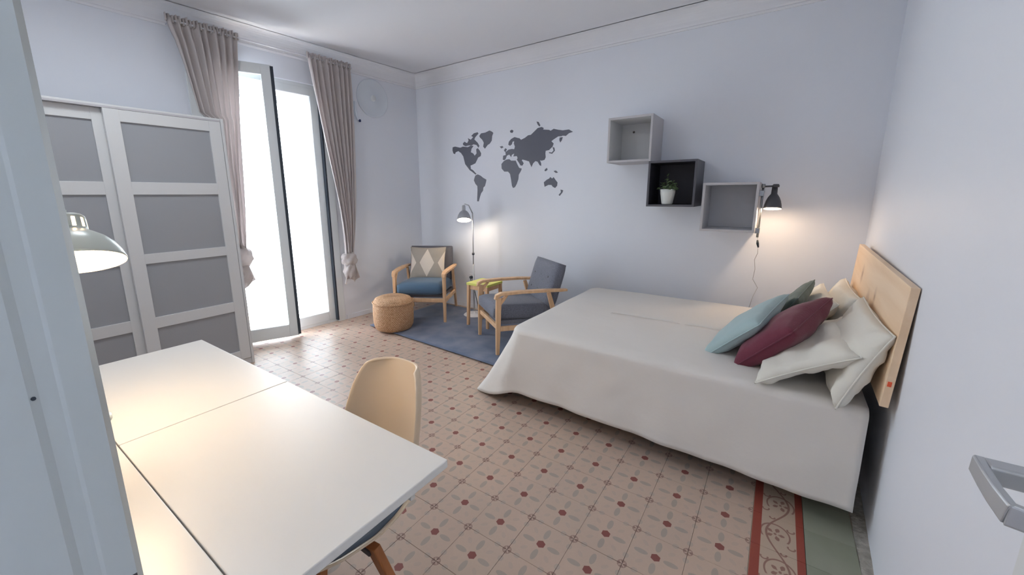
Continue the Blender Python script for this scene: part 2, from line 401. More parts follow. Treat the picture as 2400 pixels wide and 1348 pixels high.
def cem(u, v):
    y = -1.0+3.9*v; x = 1.652+.008*noise.noise((0, y*6, 3))+u*(rightx(y)+.01-1.652)
    return (x, y, -.001+.006*noise.noise((x*40, y*14, 1))+.006*u)
mb.grid(cem, 8, 160); mb.build('cement_edging', M_cement, FL)

# baseboards: low painted plinths
tag(MB().box(0, .008, -2.2, S0-.06, 0, .05, MW).box(0, .008, S1+.10, 1.66, 0, .05, MW).build('baseboard_left', M_wall), kind='structure')
tag(MB().box(-2.66, 1.78, YB-.008, YB, 0, .05).build('baseboard_back', M_wall), kind='structure')

# door jamb on the left of the doorway, with stepped mouldings
DJ = empty('trim_4', kind='structure')
poly = [(JX0-.075, YF+.022), (JX0-.012, YF+.022), (JX0, YF+.016), (JX0, YF-.004), (JX0-.0008, YF-.007), (JX0-.0008, YF-.018), (JX0+.0016, YF-.024),
        (JX0+.0016, YF-.10), (JX0, YF-.104), (JX0, YF-.18), (JX0-.09, YF-.18), (JX0-.09, YF-.16), (JX0-.06, YF-.16), (JX0-.06, YF), (JX0-.075, YF)]
MB().prism(poly, 0, 2.16).build('door_jamb', M_jamb, DJ)
MB().box(JX0-.075, JX1+.05, YF, YF+.022, 2.10, 2.19).box(JX0, JX1, YF-.16, YF, 2.10, 2.16).build('door_head', M_jamb, DJ)
MB().lathe([(.0016, 0), (.0016, .001)], 12, T((JX0+.0009, YF-.0215, 1.237), 0, 0, PI/2), True, True).build('screw_hole', M_black, DJ)
MB().box(JX0-.0005, JX0+.0006, YF+.008, YF+.016, 1.018, 1.030).build('latch_plate', M_darkmetal, DJ)
MB().box(JX1-.02, JX1, YF-.16, YF+.022, 0, 2.16).build('door_jamb', M_jamb, DJ)

# room door leaf, opened back along the right wall, with its lever handle
D1 = empty('door_1', (1.60, -.96, 0), kind='structure')
MB().box(-.028, .010, 0, .715, .008, 2.08).build('door_leaf', M_trimw, D1, bevel=.003)
HX = 1.60
H = empty('door_handle_set', (0, 0, 0)); H.name = 'door_handle'
bpy.data.objects.remove(H)
mb = MB()
def hpt(x, y, z): return (x-1.60, y+.96, z)
hz, hy, hx = 1.040, -.285, 1.508
mb.bar([hpt(1.572, hy, hz), hpt(hx+.004, hy, hz)], [.026, .026], [.026, .026], (0, 0, 1))
mb.bar([hpt(hx, hy+.013, hz), hpt(hx-.001, hy-.02, hz-.003), hpt(hx+.001, hy-.045, hz-.008), hpt(hx+.006, hy-.072, hz-.014)], [.026, .027, .028, .030], [.012, .011, .010, .010], (0, 0, 1))
mb.bar([hpt(hx+.004, hy-.070, hz-.014), hpt(hx+.03, hy-.076, hz-.015), hpt(1.56, hy-.076, hz-.015)], [.030, .028, .026], [.010, .010, .010], (0, 0, 1))
hd = mb.build('door_handle', M_nickel, D1, bevel=.0015)
MB().lathe([(.0045, 0), (.0045, .001), (.002, .0012)], 12, Matrix.Translation(Vector(hpt(hx-.0015, hy+.0105, hz))) @ Matrix.Rotation(-PI/2, 4, 'X'), False, True).build('set_screw', M_darkmetal, hd)
MB().lathe([(.026, 0), (.026, .006), (.022, .008)], 24, Matrix.Translation(Vector(hpt(1.572, hy, hz))) @ Matrix.Rotation(-PI/2, 4, 'Y'), True, True).build('rosette', M_steel, D1)

# ------------------------------------------------------------------ french window
WN = empty('window_1', (-2.75, 1.2, 0), -AW, kind='structure')
mb = MB()
mb.box(-.10, -.03, S0, S0+.05, 0, ZT); mb.box(-.10, -.03, S1-.05, S1, 0, ZT); mb.box(-.10, -.03, S0, S1, ZT-.05, ZT); mb.box(-.10, -.03, S0, S1, 0, .03)
mb.build('window_frame', M_trimw, WN, bevel=.004)
MB().box(-.03, .012, S1-.004, S1+.075, 0, 2.53).box(-.03, .012, S0-.075, S0+.004, 0, 2.53).build('casing', M_trimw, WN, bevel=.004)
MB().box(-.028, .014, S1-.020, S1-.004, .02, 2.47).build('gasket', M_black, WN)
def leaf(root_M, width, z0, z1, stile, rb, nm):
    r = empty(nm); r.parent = WN; r.matrix_local = root_M
    mb = MB(); mb.box(-.045, 0, 0, stile, z0, z1); mb.box(-.045, 0, width-stile, width, z0, z1)
    mb.box(-.045, 0, stile, width-stile, z0, z0+rb); mb.box(-.045, 0, stile, width-stile, z1-stile, z1)
    mb.build('sash_frame', M_trimw, r, bevel=.004)
    MB().box(-.026, -.020, stile-.01, width-stile+.01, z0+rb-.01, z1-stile+.01).build('pane', M_glass, r)
    return r
# right leaf stays shut; the left one stands ajar into the room
lf = leaf(T((-.028, S1-.02-.50, 0)), .50, .03, 2.47, .075, .10, 'window_leaf')
MB().box(.001, .004, .0, .012, .03, 2.47).build('gasket', M_black, lf)
op = leaf(T((.0, S0+.03, 0), -math.radians(20)), .525, .03, 2.545, .085, .12, 'window_leaf')
MB().box(-.044, .0025, .514, .540, .04, 2.535).build('gasket', M_black, op)
# roller shutter box and slats above the balcony door, balcony slab
MB().box(-.22, -.12, S0, S1, ZT-.13, ZT).build('shutter_box', M_curtain, WN, bevel=.004)
for k in range(2): MB().box(-.19, -.175, S0, S1, ZT-.16-.035*k, ZT-.128-.035*k).build('shutter_slat', M_lgrey, WN, bevel=.003)
bal = MB().box(-1.3, -.25, -1.2, 1.2, -.15, -.02).build('balcony_slab', M_balcony, WN)
# ------------------------------------------------------------------ wardrobe
WX = -2.322
WR = empty('sliding_wardrobe', (-2.55, -.25, 0), 0, 'white two-door sliding wardrobe with grey frosted glass panels, left of the balcony window', 'wardrobe')
def rel(mb, root): return Matrix.Translation(-Vector(root.location))
Mr = rel(None, WR)
Y0, Y1, ZW = -.93, .415, 1.985
mb = MB(); mb.box(-2.77, WX-.075, Y0, Y0+.02, 0, ZW, Mr); mb.box(-2.77, WX-.0, Y1-.012, Y1+.008, 0, ZW, Mr); mb.box(-2.77, WX-.005, Y0, Y1+.008, ZW-.015, ZW, Mr)
mb.box(-2.77, WX-.01, Y0, Y1, 0, .05, Mr); mb.box(-2.775, -2.765, Y0, Y1, 0, ZW, Mr)
mb.build('carcass', M_ward, WR, bevel=.002)
MB().box(WX-.07, WX+.0, Y0, Y1-.014, ZW-.024, ZW-.012, Mr).build('top_rail', M_lgrey, WR)
def sliding_door(y0, y1, x):
    z0, z1 = .055, 1.96
    rails = [(1.885, z1), (1.418, 1.502), (.943, 1.012), (.475, .555), (z0, .13)]
    mb = MB(); mb.box(x-.03, x, y0, y0+.078, z0, z1, Mr); mb.box(x-.03, x, y1-.078, y1, z0, z1, Mr)
    for a, b in rails: mb.box(x-.028, x-.0015, y0+.07, y1-.07, a, b, Mr)
    d = mb.build('sliding_door', M_ward, WR, bevel=.002)
    for k in range(4):
        MB().box(x-.022, x-.014, y0+.07, y1-.07, rails[k+1][1]-.01, rails[k][0]+.01, Mr).build('glass_panel', M_wardglass, d)
sliding_door(-.262, .400, WX)
sliding_door(-.92, -.235, WX-.038)

# ------------------------------------------------------------------ table
TB = empty('drop_leaf_table', (-.15, -.65, 0), 0, 'white drop-leaf table with seams between its leaves, under the desk lamp by the doorway', 'table')
Mt = rel(None, TB); TZ = .74
def leafbox(x0, x1, y0, y1, nm):
    return MB().box(x0, x1, y0, y1, TZ-.022, TZ, Mt).build(nm, M_desk, TB, bevel=.0022)
leafbox(-.918, -.1515, -.8265, -.366, 'table_leaf'); leafbox(-.1485, .628, -.8265, -.366, 'table_leaf')
leafbox(-.918, .628, -.977, -.8295, 'table_top')
mb = MB().box(-.84, .55, -.95, -.93, .60, .717, Mt).box(-.84, .55, -.425, -.41, .62, .717, Mt).box(-.85, -.835, -.95, -.41, .62, .717, Mt)
mb.build('apron', M_desk, TB, bevel=.002)
for x, y in ((-.86, -.43), (-.86, -.94), (.53, -.94), (-.15, -.43)):
    MB().box(x-.02, x+.02, y-.02, y+.02, 0, .718, Mt).build('leg', M_desk, TB, bevel=.003)

# ------------------------------------------------------------------ shell chair tucked under the table
CH = empty('shell_chair', (.195, -.39, 0), 0.0, 'cream moulded shell chair on wooden legs, tucked under the white table', 'chair')
prof = [(-.262, .412, .16), (-.250, .430, .20), (-.17, .420, .238), (-.05, .398, .236), (.04, .394, .216), (.13, .415, .196), (.20, .475, .190), (.235, .56, .188), (.255, .64, .180), (.272, .72, .166), (.282, .775, .146), (.286, .80, .130), (.288, .812, .104)]
def shell(u, v):
    t = v*(len(prof)-1); i = min(int(t), len(prof)-2); f = t-i
    a, b = prof[i], prof[i+1]; y, z, w_ = [a[k]+(b[k]-a[k])*f for k in range(3)]
    s = (u*2-1); x = s*w_
    back = max(0, min(1, (z-.44)/.12)) if y > .1 else 0
    e_ = abs(s)**3.2
    y2 = y - back*e_*.125*(w_/.2); z2 = z + (1-back)*e_*.055*(w_/.2)
    return (x, y2, z2)
MB().grid(shell, 24, 44).build('seat_shell', M_shell, CH, solid=.010, sub=1)
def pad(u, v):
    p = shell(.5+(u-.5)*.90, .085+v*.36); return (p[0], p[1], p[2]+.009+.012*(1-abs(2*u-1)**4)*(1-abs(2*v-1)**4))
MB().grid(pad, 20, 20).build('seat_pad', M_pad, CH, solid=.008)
for sx in (-1, 1):
    MB().bar([(sx*.120, -.17, .405), (sx*.20, -.27, 0)], [.052, .034], [.026, .024], (1, 0, 0)).build('leg', M_chairleg, CH, bevel=.003)
    MB().bar([(sx*.188, -.045, .400), (sx*.300, .045, 0)], [.052, .034], [.026, .024], (1, 0, 0)).build('leg', M_chairleg, CH, bevel=.003)
MB().box(-.125, .125, -.185, -.155, .375, .402).box(-.19, .19, -.06, -.03, .370, .390).box(-.12, -.08, -.16, .0, .372, .392).box(.08, .12, -.16, .0, .372, .392).build('seat_bracket', M_darkmetal, CH, bevel=.003)

# ------------------------------------------------------------------ lamps
def spot_bulb(root, loc, power, col, r=.02, name='bulb_light', spot=None, aim=None):
    l = bpy.data.lights.new(name, 'POINT'); l.energy = power; l.color = col; l.shadow_soft_size = r
    o = bpy.data.objects.new(name, l); C.objects.link(o); o.parent = root; o.location = loc
    return o
def tilt(loc, th, cam_=CAM):
    d = cam_-Vector(loc); k = Vector((d.y, -d.x, 0)).normalized()
    return Matrix.Rotation(math.radians(th), 4, k)
def bell(root, M, R, H, neck_r, neck_h, m_out, label=None, slots=False):
    mb = MB()
    pr = [(R, 0), (R*.985, H*.05), (R*.93, H*.18), (R*.82, H*.34), (R*.66, H*.48), (R*.50, H*.57), (neck_r*1.08, H*.64)]
    top = [(neck_r, H*.66), (neck_r*.93, H*.95), (neck_r*.80, H*.99), (neck_r*.4, H), (0.0008, H)]
    if not slots:
        mb.lathe(pr+top, 40, M)
        sh = mb.build('lamp_shade', m_out, root)
    else:                                       # neck with open slots
        mb.lathe(pr+[(neck_r, H*.66), (neck_r*.985, H*.70)], 40, M); mb.lathe([(neck_r*.95, H*.90)]+top[1:], 40, M)
        n = 10
        for k in range(n):
            a0 = 2*PI*(k+.28)/n; a1 = 2*PI*(k+.9)/n
            for q in range(3):
                b0, b1 = a0+(a1-a0)*q/3, a0+(a1-a0)*(q+1)/3
                mb.add([(neck_r*.985*math.cos(b0), neck_r*.985*math.sin(b0), H*.70), (neck_r*.985*math.cos(b1), neck_r*.985*math.sin(b1), H*.70),
                        (neck_r*.95*math.cos(b1), neck_r*.95*math.sin(b1), H*.90), (neck_r*.95*math.cos(b0), neck_r*.95*math.sin(b0), H*.90)], [(0, 1, 2, 3)], False, M)
        sh = mb.build('lamp_shade', m_out, root)
    md = sh.modifiers.new('solidify', 'SOLIDIFY'); md.thickness = .0022; md.offset = -1
    sh.data.materials.append(M_shadein); md.material_offset = 1; md.material_offset_rim = 0
    br = R*.36
    MB().lathe([(0.0008, -br*.1), (br*.6, .0), (br*.95, br*.5), (br, br*.9), (br*.8, br*1.5), (br*.42, br*2.1), (br*.4, br*2.8)], 24, M @ T((0, 0, H*.06))).build('bulb', M_bulbw, root)
    return sh

# desk lamp behind the door jamb
DL = empty('desk_lamp', (-.27, -.900, .725), 0, 'cream metal desk lamp with a slotted neck, lit over the white table', 'lamp')
bell(DL, T((.030, .085, .508)) @ tilt((0, -.845, 1.26), 24), .097, .132, .032, 0, M_cream, slots=True)
spot_bulb(DL, (.035, .085, .525), 6.5, (1.0, .70, .40), .03)
MB().tube([(-.10, 0, .05), (-.28, -.012, .42), (-.22, 0, .60)], .006, 10).tube([(-.22, 0, .60), (-.08, .05, .66), (-.018, .085, .640)], .006, 10).build('lamp_arm', M_cream, DL)
MB().lathe([(.075, 0), (.075, .012), (.06, .018), (.012, .022), (.010, .06)], 28, T((-.10, .03, .015)), True, True).build('lamp_base', M_cream, DL)

# floor lamp
FLp = empty('floor_lamp', (-1.575, 2.54, 0), 0, 'slim chrome floor lamp with a small lit bell shade, between armchair and stool', 'lamp')
MB().lathe([(.125, 0), (.125, .018), (.115, .026), (.016, .034), (.012, .06)], 36, None, True, True).build('lamp_base', M_paper, FLp)
MB().tube([(0, 0, .03), (0, 0, .62)], .009, 10).tube([(0, 0, .60), (0, 0, 1.20)], .0065, 10).build('lamp_pole', M_nickel, FLp)
MB().lathe([(.014, -.012), (.016, 0), (.014, .012)], 16, T((0, 0, .74)), True, True).build('knob', M_darkmetal, FLp)
MB().tube([(0, 0, 1.20), (-.03, -.03, 1.29), (-.068, -.055, 1.305)], .006, 10).build('lamp_arm', M_nickel, FLp)
bell(FLp, T((-.075, -.06, 1.125)) @ tilt((-1.65, 2.48, 1.12), 22), .080, .175, .021, 0, M_nickel)
spot_bulb(FLp, (-.075, -.06, 1.125), 3.0, (1.0, .86, .66), .03)

# clamp lamp on the right-hand shelf box
CL = empty('clamp_wall_lamp', (1.14, 2.50, 1.08), 0, 'dark grey bell lamp on a steel arm clamped to the lowest shelf box', 'lamp')
MB().tube([(0, 0, .0), (0, 0, .385)], .008, 10).build('lamp_pole', M_steel, CL)
MB().lathe([(.012, -.014), (.013, 0), (.012, .014)], 14, T((0, 0, .372)), True, True).build('joint', M_steel, CL)
MB().tube([(0, 0, .368), (.068, 0, .370)], .0065, 10).build('lamp_arm', M_darkmetal, CL)
bell(CL, T((.070, 0, .21)) @ tilt((1.21, 2.5, 1.29), 11), .056, .165, .019, 0, M_darkmetal)
MB().lathe([(.021, 0), (.022, .012), (.016, .022)], 16, T((.075, 0, .362)), True, True).build('lamp_cap', M_darkmetal, CL)
spot_bulb(CL, (.072, 0, .215), 3.2, (1.0, .74, .50), .022)
MB().box(-.020, .010, -.016, .016, .03, .07).build('clamp', M_steel, CL, bevel=.002)
MB().box(-.020, .010, -.016, .016, .30, .34).build('clamp', M_steel, CL, bevel=.002)
MB().tube([(0, 0, .0), (.004, .0, -.02), (.008, 0, -.05)], .002, 6).tube([(.012, 0, -.06), (.014, .02, -.12), (-.004, .10, -.18), (.004, .2, -.27), (-.004, .24, -.36), (.035, .26, -.43), (.012, .27, -.50), (-.01, .27, -.62)], .002, 6).build('power_cord', M_lgrey, CL)
MB().tube([(.004, 0, -.02), (.007, 0, -.045), (.014, 0, -.075)], [.005, .009, .005], 8).build('cord_switch', M_black, CL)

# ------------------------------------------------------------------ shelf boxes on the back wall
def shelf_box(x0, z0, s, mo, mi, label, flip=False):
    t = .016; d = .35
    r = empty('wall_shelf_box', (x0+s/2, YB-d, z0), 0, label, 'shelf', 'square shelf boxes climbing the back wall')
    h = s/2
    MB().box(-h, -h+t, 0, d, 0, s).build('side_panel', mo, r, bevel=.0012)
    MB().box(h-t, h, 0, d, 0, s).build('side_panel', mo, r, bevel=.0012)
    MB().box(-h+t, h-t, 0, d, s-t, s).build('top_panel', mo, r, bevel=.0012)
    MB().box(-h+t, h-t, 0, d, 0, t).build('bottom_panel', mo, r, bevel=.0012)
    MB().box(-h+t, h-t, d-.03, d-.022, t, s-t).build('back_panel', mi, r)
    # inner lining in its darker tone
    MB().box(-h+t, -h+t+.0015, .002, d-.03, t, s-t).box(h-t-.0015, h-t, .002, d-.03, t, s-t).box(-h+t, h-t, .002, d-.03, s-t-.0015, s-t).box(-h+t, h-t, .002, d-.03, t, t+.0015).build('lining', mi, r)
    return r
b1 = shelf_box(-.016, 1.666, .366, M_lgrey, M_lgreyin, 'light grey square shelf box, empty, topmost of the three on the back wall')
MB().lathe([(.010, 0), (.010, .002)], 12, T((-.06, .318, .28), 0, PI/2), True, True).build('screw_cap', M_darkmetal, b1)
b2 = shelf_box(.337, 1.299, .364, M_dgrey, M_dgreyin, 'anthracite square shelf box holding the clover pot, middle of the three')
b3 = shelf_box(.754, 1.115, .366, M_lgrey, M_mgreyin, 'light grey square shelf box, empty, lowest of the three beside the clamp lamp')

# plant in the middle box
PT = empty('potted_clover', (.49, 2.50, 1.3165), 0, 'leafy green clover plant in a white pot inside the anthracite shelf box', 'plant')
MB().lathe([(.0008, 0), (.036, 0), (.042, .006), (.056, .09), (.058, .122), (.054, .122), (.052, .09), (.051, .105)], 32).build('pot', M_pot, PT)
MB().lathe([(.0008, .106), (.0515, .104)], 24).build('soil', M_soil, PT)
mbs = MB(); leaves = []
for k in range(44):
    a = random.uniform(0, 2*PI); rr = random.uniform(.01, .078)*(1 if k % 9 else 1.25); hh = .118+random.uniform(.0, .085)*(1.1-rr/.12)
    if k == 0: a, rr, hh = 2.2, .02, .235
    p = Vector((rr*math.cos(a), rr*math.sin(a)*.8, hh))
    mbs.tube([(p.x*.25, p.y*.25, .10), (p.x*.7, p.y*.7, hh*.8), tuple(p)], .0009, 5, False)
    leaves.append((p, a))
mbs.build('stems', M_leaf, PT, kind='stuff')
lm_ = MB()
for q in range(3):
    a = 2*PI*q/3
    n = 8; pts = [(0, 0, 0)] + [(.0095+.0088*math.cos(PI+2*PI*i/n)*(1.0), .0088*math.sin(PI+2*PI*i/n), .002*math.sin(i)) for i in range(n)]
    lm_.add(pts, [(0, 1+i, 1+(i+1) % n) for i in range(n)], True, Matrix.Rotation(a, 4, 'Z'))
lme = lm_.mesh('leaf', M_leaf)
for p, a in leaves:
    o = add_part('leaf', lme, p, PT); o.rotation_euler = (random.uniform(-.9, .5), random.uniform(-.5, .5), random.uniform(0, 6)); s = random.uniform(.8, 1.25); o.scale = (s, s, s)

# ------------------------------------------------------------------ world map decal
MAP={'north_america':[(-2.067,1.97),(-2.029,1.976),(-1.948,1.957),(-1.907,1.967),(-1.832,1.955),(-1.786,1.971),(-1.747,1.963),(-1.778,1.932),(-1.788,1.895),(-1.754,1.88),(-1.732,1.853),(-1.704,1.877),(-1.708,1.924),(-1.686,1.935),(-1.659,1.908),(-1.637,1.873),(-1.644,1.843),(-1.682,1.829),(-1.7,1.8),(-1.723,1.767),(-1.757,1.755),(-1.797,1.744),(-1.792,1.705),(-1.759,1.69),(-1.736,1.668),(-1.709,1.645),(-1.726,1.639),(-1.77,1.669),(-1.81,1.692),(-1.844,1.729),(-1.878,1.765),(-1.894,1.819),(-1.904,1.854),(-1.938,1.895),(-1.979,1.92),(-2.021,1.909),(-2.032,1.888),(-2.058,1.898),(-2.071,1.935)],'arctic_islands':[(-1.906,2.002),(-1.882,2.021),(-1.842,2.001),(-1.819,2.029),(-1.829,2.056),(-1.785,2.035),(-1.75,2.062),(-1.778,2.077),(-1.738,2.103),(-1.683,2.11),(-1.672,2.093),(-1.717,2.059),(-1.734,2.035),(-1.685,1.994),(-1.661,1.958),(-1.675,1.938),(-1.702,1.97),(-1.746,1.981),(-1.775,1.971),(-1.82,1.974),(-1.866,1.969),(-1.901,1.984)],'greenland':[(-1.661,2.067),(-1.634,2.093),(-1.574,2.096),(-1.516,2.113),(-1.484,2.099),(-1.463,2.083),(-1.479,2.051),(-1.485,2.003),(-1.512,1.972),(-1.544,1.958),(-1.582,1.921),(-1.607,1.946),(-1.597,1.987),(-1.619,2.022),(-1.651,2.049)],'south_america':[(-1.726,1.628),(-1.692,1.64),(-1.647,1.622),(-1.615,1.599),(-1.566,1.576),(-1.571,1.551),(-1.588,1.504),(-1.611,1.487),(-1.617,1.452),(-1.645,1.422),(-1.663,1.382),(-1.681,1.329),(-1.707,1.329),(-1.702,1.4),(-1.698,1.462),(-1.7,1.506),(-1.728,1.532),(-1.75,1.572),(-1.74,1.603)],'africa':[(-1.321,1.772),(-1.286,1.786),(-1.25,1.788),(-1.226,1.771),(-1.166,1.768),(-1.147,1.731),(-1.122,1.69),(-1.088,1.68),(-1.098,1.656),(-1.126,1.617),(-1.131,1.569),(-1.151,1.52),(-1.175,1.484),(-1.2,1.476),(-1.215,1.501),(-1.227,1.571),(-1.24,1.629),(-1.266,1.655),(-1.316,1.657),(-1.352,1.691),(-1.355,1.741)],'eurasia':[(-1.336,1.789),(-1.331,1.829),(-1.296,1.835),(-1.301,1.864),(-1.26,1.889),(-1.216,1.894),(-1.186,1.889),(-1.177,1.916),(-1.191,1.948),(-1.186,1.972),(-1.206,1.969),(-1.216,1.942),(-1.241,1.928),(-1.263,1.942),(-1.255,1.973),(-1.226,1.998),(-1.182,2.015),(-1.143,2.003),(-1.119,1.998),(-1.1,1.98),(-1.052,1.996),(-1.011,2.019),(-0.978,2.021),(-0.933,2.054),(-0.897,2.081),(-0.852,2.087),(-0.826,2.075),(-0.834,2.06),(-0.764,2.05),(-0.746,2.04),(-0.712,2.056),(-0.661,2.042),(-0.61,2.032),(-0.544,2.034),(-0.499,2.008),(-0.543,1.998),(-0.575,1.975),(-0.609,1.981),(-0.625,1.976),(-0.659,1.978),(-0.71,1.953),(-0.735,1.937),(-0.709,1.912),(-0.721,1.883),(-0.76,1.852),(-0.799,1.847),(-0.803,1.821),(-0.798,1.783),(-0.811,1.757),(-0.846,1.751),(-0.865,1.756),(-0.851,1.724),(-0.85,1.697),(-0.868,1.706),(-0.892,1.742),(-0.919,1.751),(-0.947,1.729),(-0.967,1.691),(-0.984,1.723),(-0.998,1.751),(-1.031,1.761),(-1.079,1.775),(-1.089,1.768),(-1.064,1.735),(-1.079,1.712),(-1.103,1.713),(-1.127,1.746),(-1.152,1.779),(-1.142,1.794),(-1.152,1.815),(-1.196,1.813),(-1.186,1.845),(-1.216,1.831),(-1.226,1.807),(-1.25,1.837),(-1.281,1.826),(-1.301,1.787),(-1.321,1.78)],'australia':[(-0.815,1.529),(-0.78,1.555),(-0.753,1.566),(-0.74,1.581),(-0.718,1.565),(-0.701,1.579),(-0.678,1.549),(-0.656,1.525),(-0.659,1.491),(-0.681,1.468),(-0.707,1.48),(-0.725,1.5),(-0.761,1.501),(-0.805,1.482),(-0.81,1.506)],'kamchatka':[(-0.642,1.966),(-0.608,1.967),(-0.62,1.935),(-0.636,1.918),(-0.646,1.941)],'borneo':[(-0.804,1.661),(-0.782,1.675),(-0.773,1.656),(-0.795,1.641),(-0.809,1.645)],'new_guinea':[(-0.702,1.641),(-0.676,1.644),(-0.652,1.623),(-0.676,1.619),(-0.693,1.63)],'new_zealand':[(-0.62,1.452),(-0.589,1.444),(-0.597,1.421),(-0.626,1.387),(-0.64,1.398),(-0.614,1.425)],'severnaya':[(-0.912,2.146),(-0.887,2.14),(-0.866,2.104),(-0.878,2.094),(-0.898,2.115)],'svalbard':[(-1.241,2.085),(-1.216,2.094),(-1.195,2.081),(-1.208,2.06),(-1.236,2.066)],'iceland':[(-1.377,1.93),(-1.341,1.934),(-1.326,1.918),(-1.356,1.908)],'britain':[(-1.321,1.885),(-1.301,1.908),(-1.28,1.895),(-1.301,1.864)],'japan':[(-0.721,1.88),(-0.699,1.871),(-0.694,1.841),(-0.724,1.813),(-0.759,1.822),(-0.761,1.831),(-0.728,1.826),(-0.709,1.845)]}
WM = empty('world_map_decal', (-1.30, YB, 1.70), 0, 'dark grey vinyl world map sticker on the back wall above the armchairs', 'sticker')
from mathutils.geometry import tessellate_polygon
def landmass(pts):
    ps = [Vector((x, 0, z)) for x, z in pts]; tris = tessellate_polygon([ps]); n = len(ps); d = .0012
    vs = [(p.x+1.30, -.0001, p.z-1.70) for p in ps] + [(p.x+1.30, -d, p.z-1.70) for p in ps]
    fs = [tuple(t) for t in tris] + [tuple(n+i for i in t) for t in tris] + [(i, (i+1) % n, n+(i+1) % n, n+i) for i in range(n)]
    mb = MB(); mb.add(vs, fs); return mb
for k, pts in MAP.items(): landmass(pts).build('landmass', M_decal, WM)

# ------------------------------------------------------------------ armchairs
def armchair(loc, rz, label, mseat, mback, sc):
    r = empty('lounge_armchair', loc, rz, label, 'armchair', 'oak armchairs on the blue rug'); r.scale = (sc,)*3
    h = .29
    for s in (-1, 1):
        MB().bar([(s*h, -.325, 0), (s*h, -.318, .25), (s*h, -.315, .42), (s*h, -.31, .545)], [.028, .034, .036, .036], [.030, .042, .046, .05], (1, 0, 0)).build('front_leg', M_oak, r)
        MB().bar([(s*h, .36, 0), (s*h, .29, .24), (s*h, .225, .42), (s*h, .185, .555)], [.028, .030, .030, .028], [.030, .042, .042, .034], (1, 0, 0)).build('rear_leg', M_oak, r)
        MB().bar([(s*h, -.338, .535), (s*h, -.33, .565), (s*(h+.004), -.29, .583), (s*(h+.012), -.10, .588), (s*(h+.016), .12, .583), (s*(h+.008), .30, .572), (s*(h-.005), .375, .566)],
                 [.036, .044, .054, .064, .062, .050, .034], [.03, .032, .030, .026, .026, .026, .022], (1, 0, 0)).build('armrest', M_oak, r)
        MB().bar([(s*h, -.31, .255), (s*h, .29, .235)], [.026, .026], [.046, .040], (1, 0, 0)).build('side_rail', M_oak, r)
        MB().bar([(s*h, -.300, .475), (s*h, -.262, .535), (s*h, -.225, .57)], [.026, .026, .026], [.012, .030, .012], (1, 0, 0)).build('bracket', M_oak, r)
    MB().bar([(-h, -.312, .262), (h, -.312, .262)], [.045, .045], [.028, .028], (0, 0, 1)).build('front_rail', M_oak, r)
    MB().bar([(-h, .29, .24), (h, .29, .24)], [.045, .045], [.028, .028], (0, 0, 1)).build('rear_rail', M_oak, r)
    # seat cushion: plump block
    def block(name, m, M, sx, sy, sz, rnd=.035):
        mb = MB(); n = 18
        def f(u, v, side):
            x = (u*2-1); y = (v*2-1)
            e = (1-abs(x)**6)*(1-abs(y)**6)
            return (x*sx*(1-.02*abs(y)**4), y*sy, side*(sz*(.55+.45*e**.35) + .008*e))
        mb.grid(lambda u, v: f(u, v, 1), n, n, M); mb.grid(lambda u, v: f(u, v, -1), n, n, M)
        for k in range(n):                      # side band
            pass
        ring = [(i/n, 0) for i in range(n)] + [(1, i/n) for i in range(n)] + [(1-i/n, 1) for i in range(n)] + [(0, 1-i/n) for i in range(n)]
        vs = [f(u, v, -1) for u, v in ring] + [f(u, v, 1) for u, v in ring]; L = len(ring)
        mb.add(vs, [(i, (i+1) % L, L+(i+1) % L, L+i) for i in range(L)], True, M)
        o = mb.build(name, m, r)
        return o
    block('seat_cushion', mseat, T((0, -.03, .375), 0, math.radians(-4)), .262, .315, .072)
    MB().box(-.265, .265, -.30, .27, .272, .305, T((0, 0, 0), 0, math.radians(-3))).build('seat_base', mback, r, bevel=.004)
    Mb = T((0, .285, .60), 0, math.radians(-17))
    bc = block('back_cushion', mback, Mb @ Matrix.Rotation(PI/2, 4, 'X'), .268, .215, .055)
    for i in (-1, 0, 1):
        for j in (-.085, .06):
            MB().lathe([(.0008, .004), (.010, .003), (.013, -.004)], 12, Mb @ T((i*.15, -.0595, j)) @ Matrix.Rotation(PI/2, 4, 'X')).build('button', M_dgreyin, bc)
    return r
armchair((-2.062, 2.262, .010), .5199, 'oak armchair with blue seat and harlequin cushion, in the corner by the window', M_bluefab, M_dgrey, .96)
armchair((-.690, 2.106, .010), -.6365, 'oak armchair with charcoal buttoned back, between the lime stool and the bed', M_charcoal, M_charcoal, .955)

# ------------------------------------------------------------------ cushions
def pillow(name, M, a, b, h, m, label, cat='cushion', group=None, pinch=.07, seed=0, wr=.004, parent=None, build=True, n=26):
    mb = MB()
    def f(u, v, s):
        x, y = u*2-1, v*2-1
        x, y = math.sin(x*PI/2)*.35+x*.65, math.sin(y*PI/2)*.35+y*.65
        e = max(0, (1-x*x)*(1-y*y))**.33
        px = x*a*(1-pinch*(1-y*y)); py = y*b*(1-pinch*(1-x*x))
        nz = noise.noise(Vector((x*2.2+seed, y*2.2, s*3+seed)))*wr*2.4 + noise.noise(Vector((x*7+seed, y*7, s+seed)))*wr*(1.2-e)
        return (px, py, s*h*e + nz*min(1, e*2.5))
    mb.grid(lambda u, v: f(u, v, 1), n, n, M); mb.grid(lambda u, v: f(u, v, -1), n, n, M)
    o = mb.build(name, m, parent)
    rim = [f(i/n, 0, 1) for i in range(n)] + [f(1, i/n, 1) for i in range(n)] + [f(1-i/n, 1, 1) for i in range(n)] + [f(0, 1-i/n, 1) for i in range(n+1)]
    MB().tube([M @ Vector(p) for p in rim], .0032, 6, False).build('piping', m, o)
    if label: tag(o, label, cat, group)
    return o
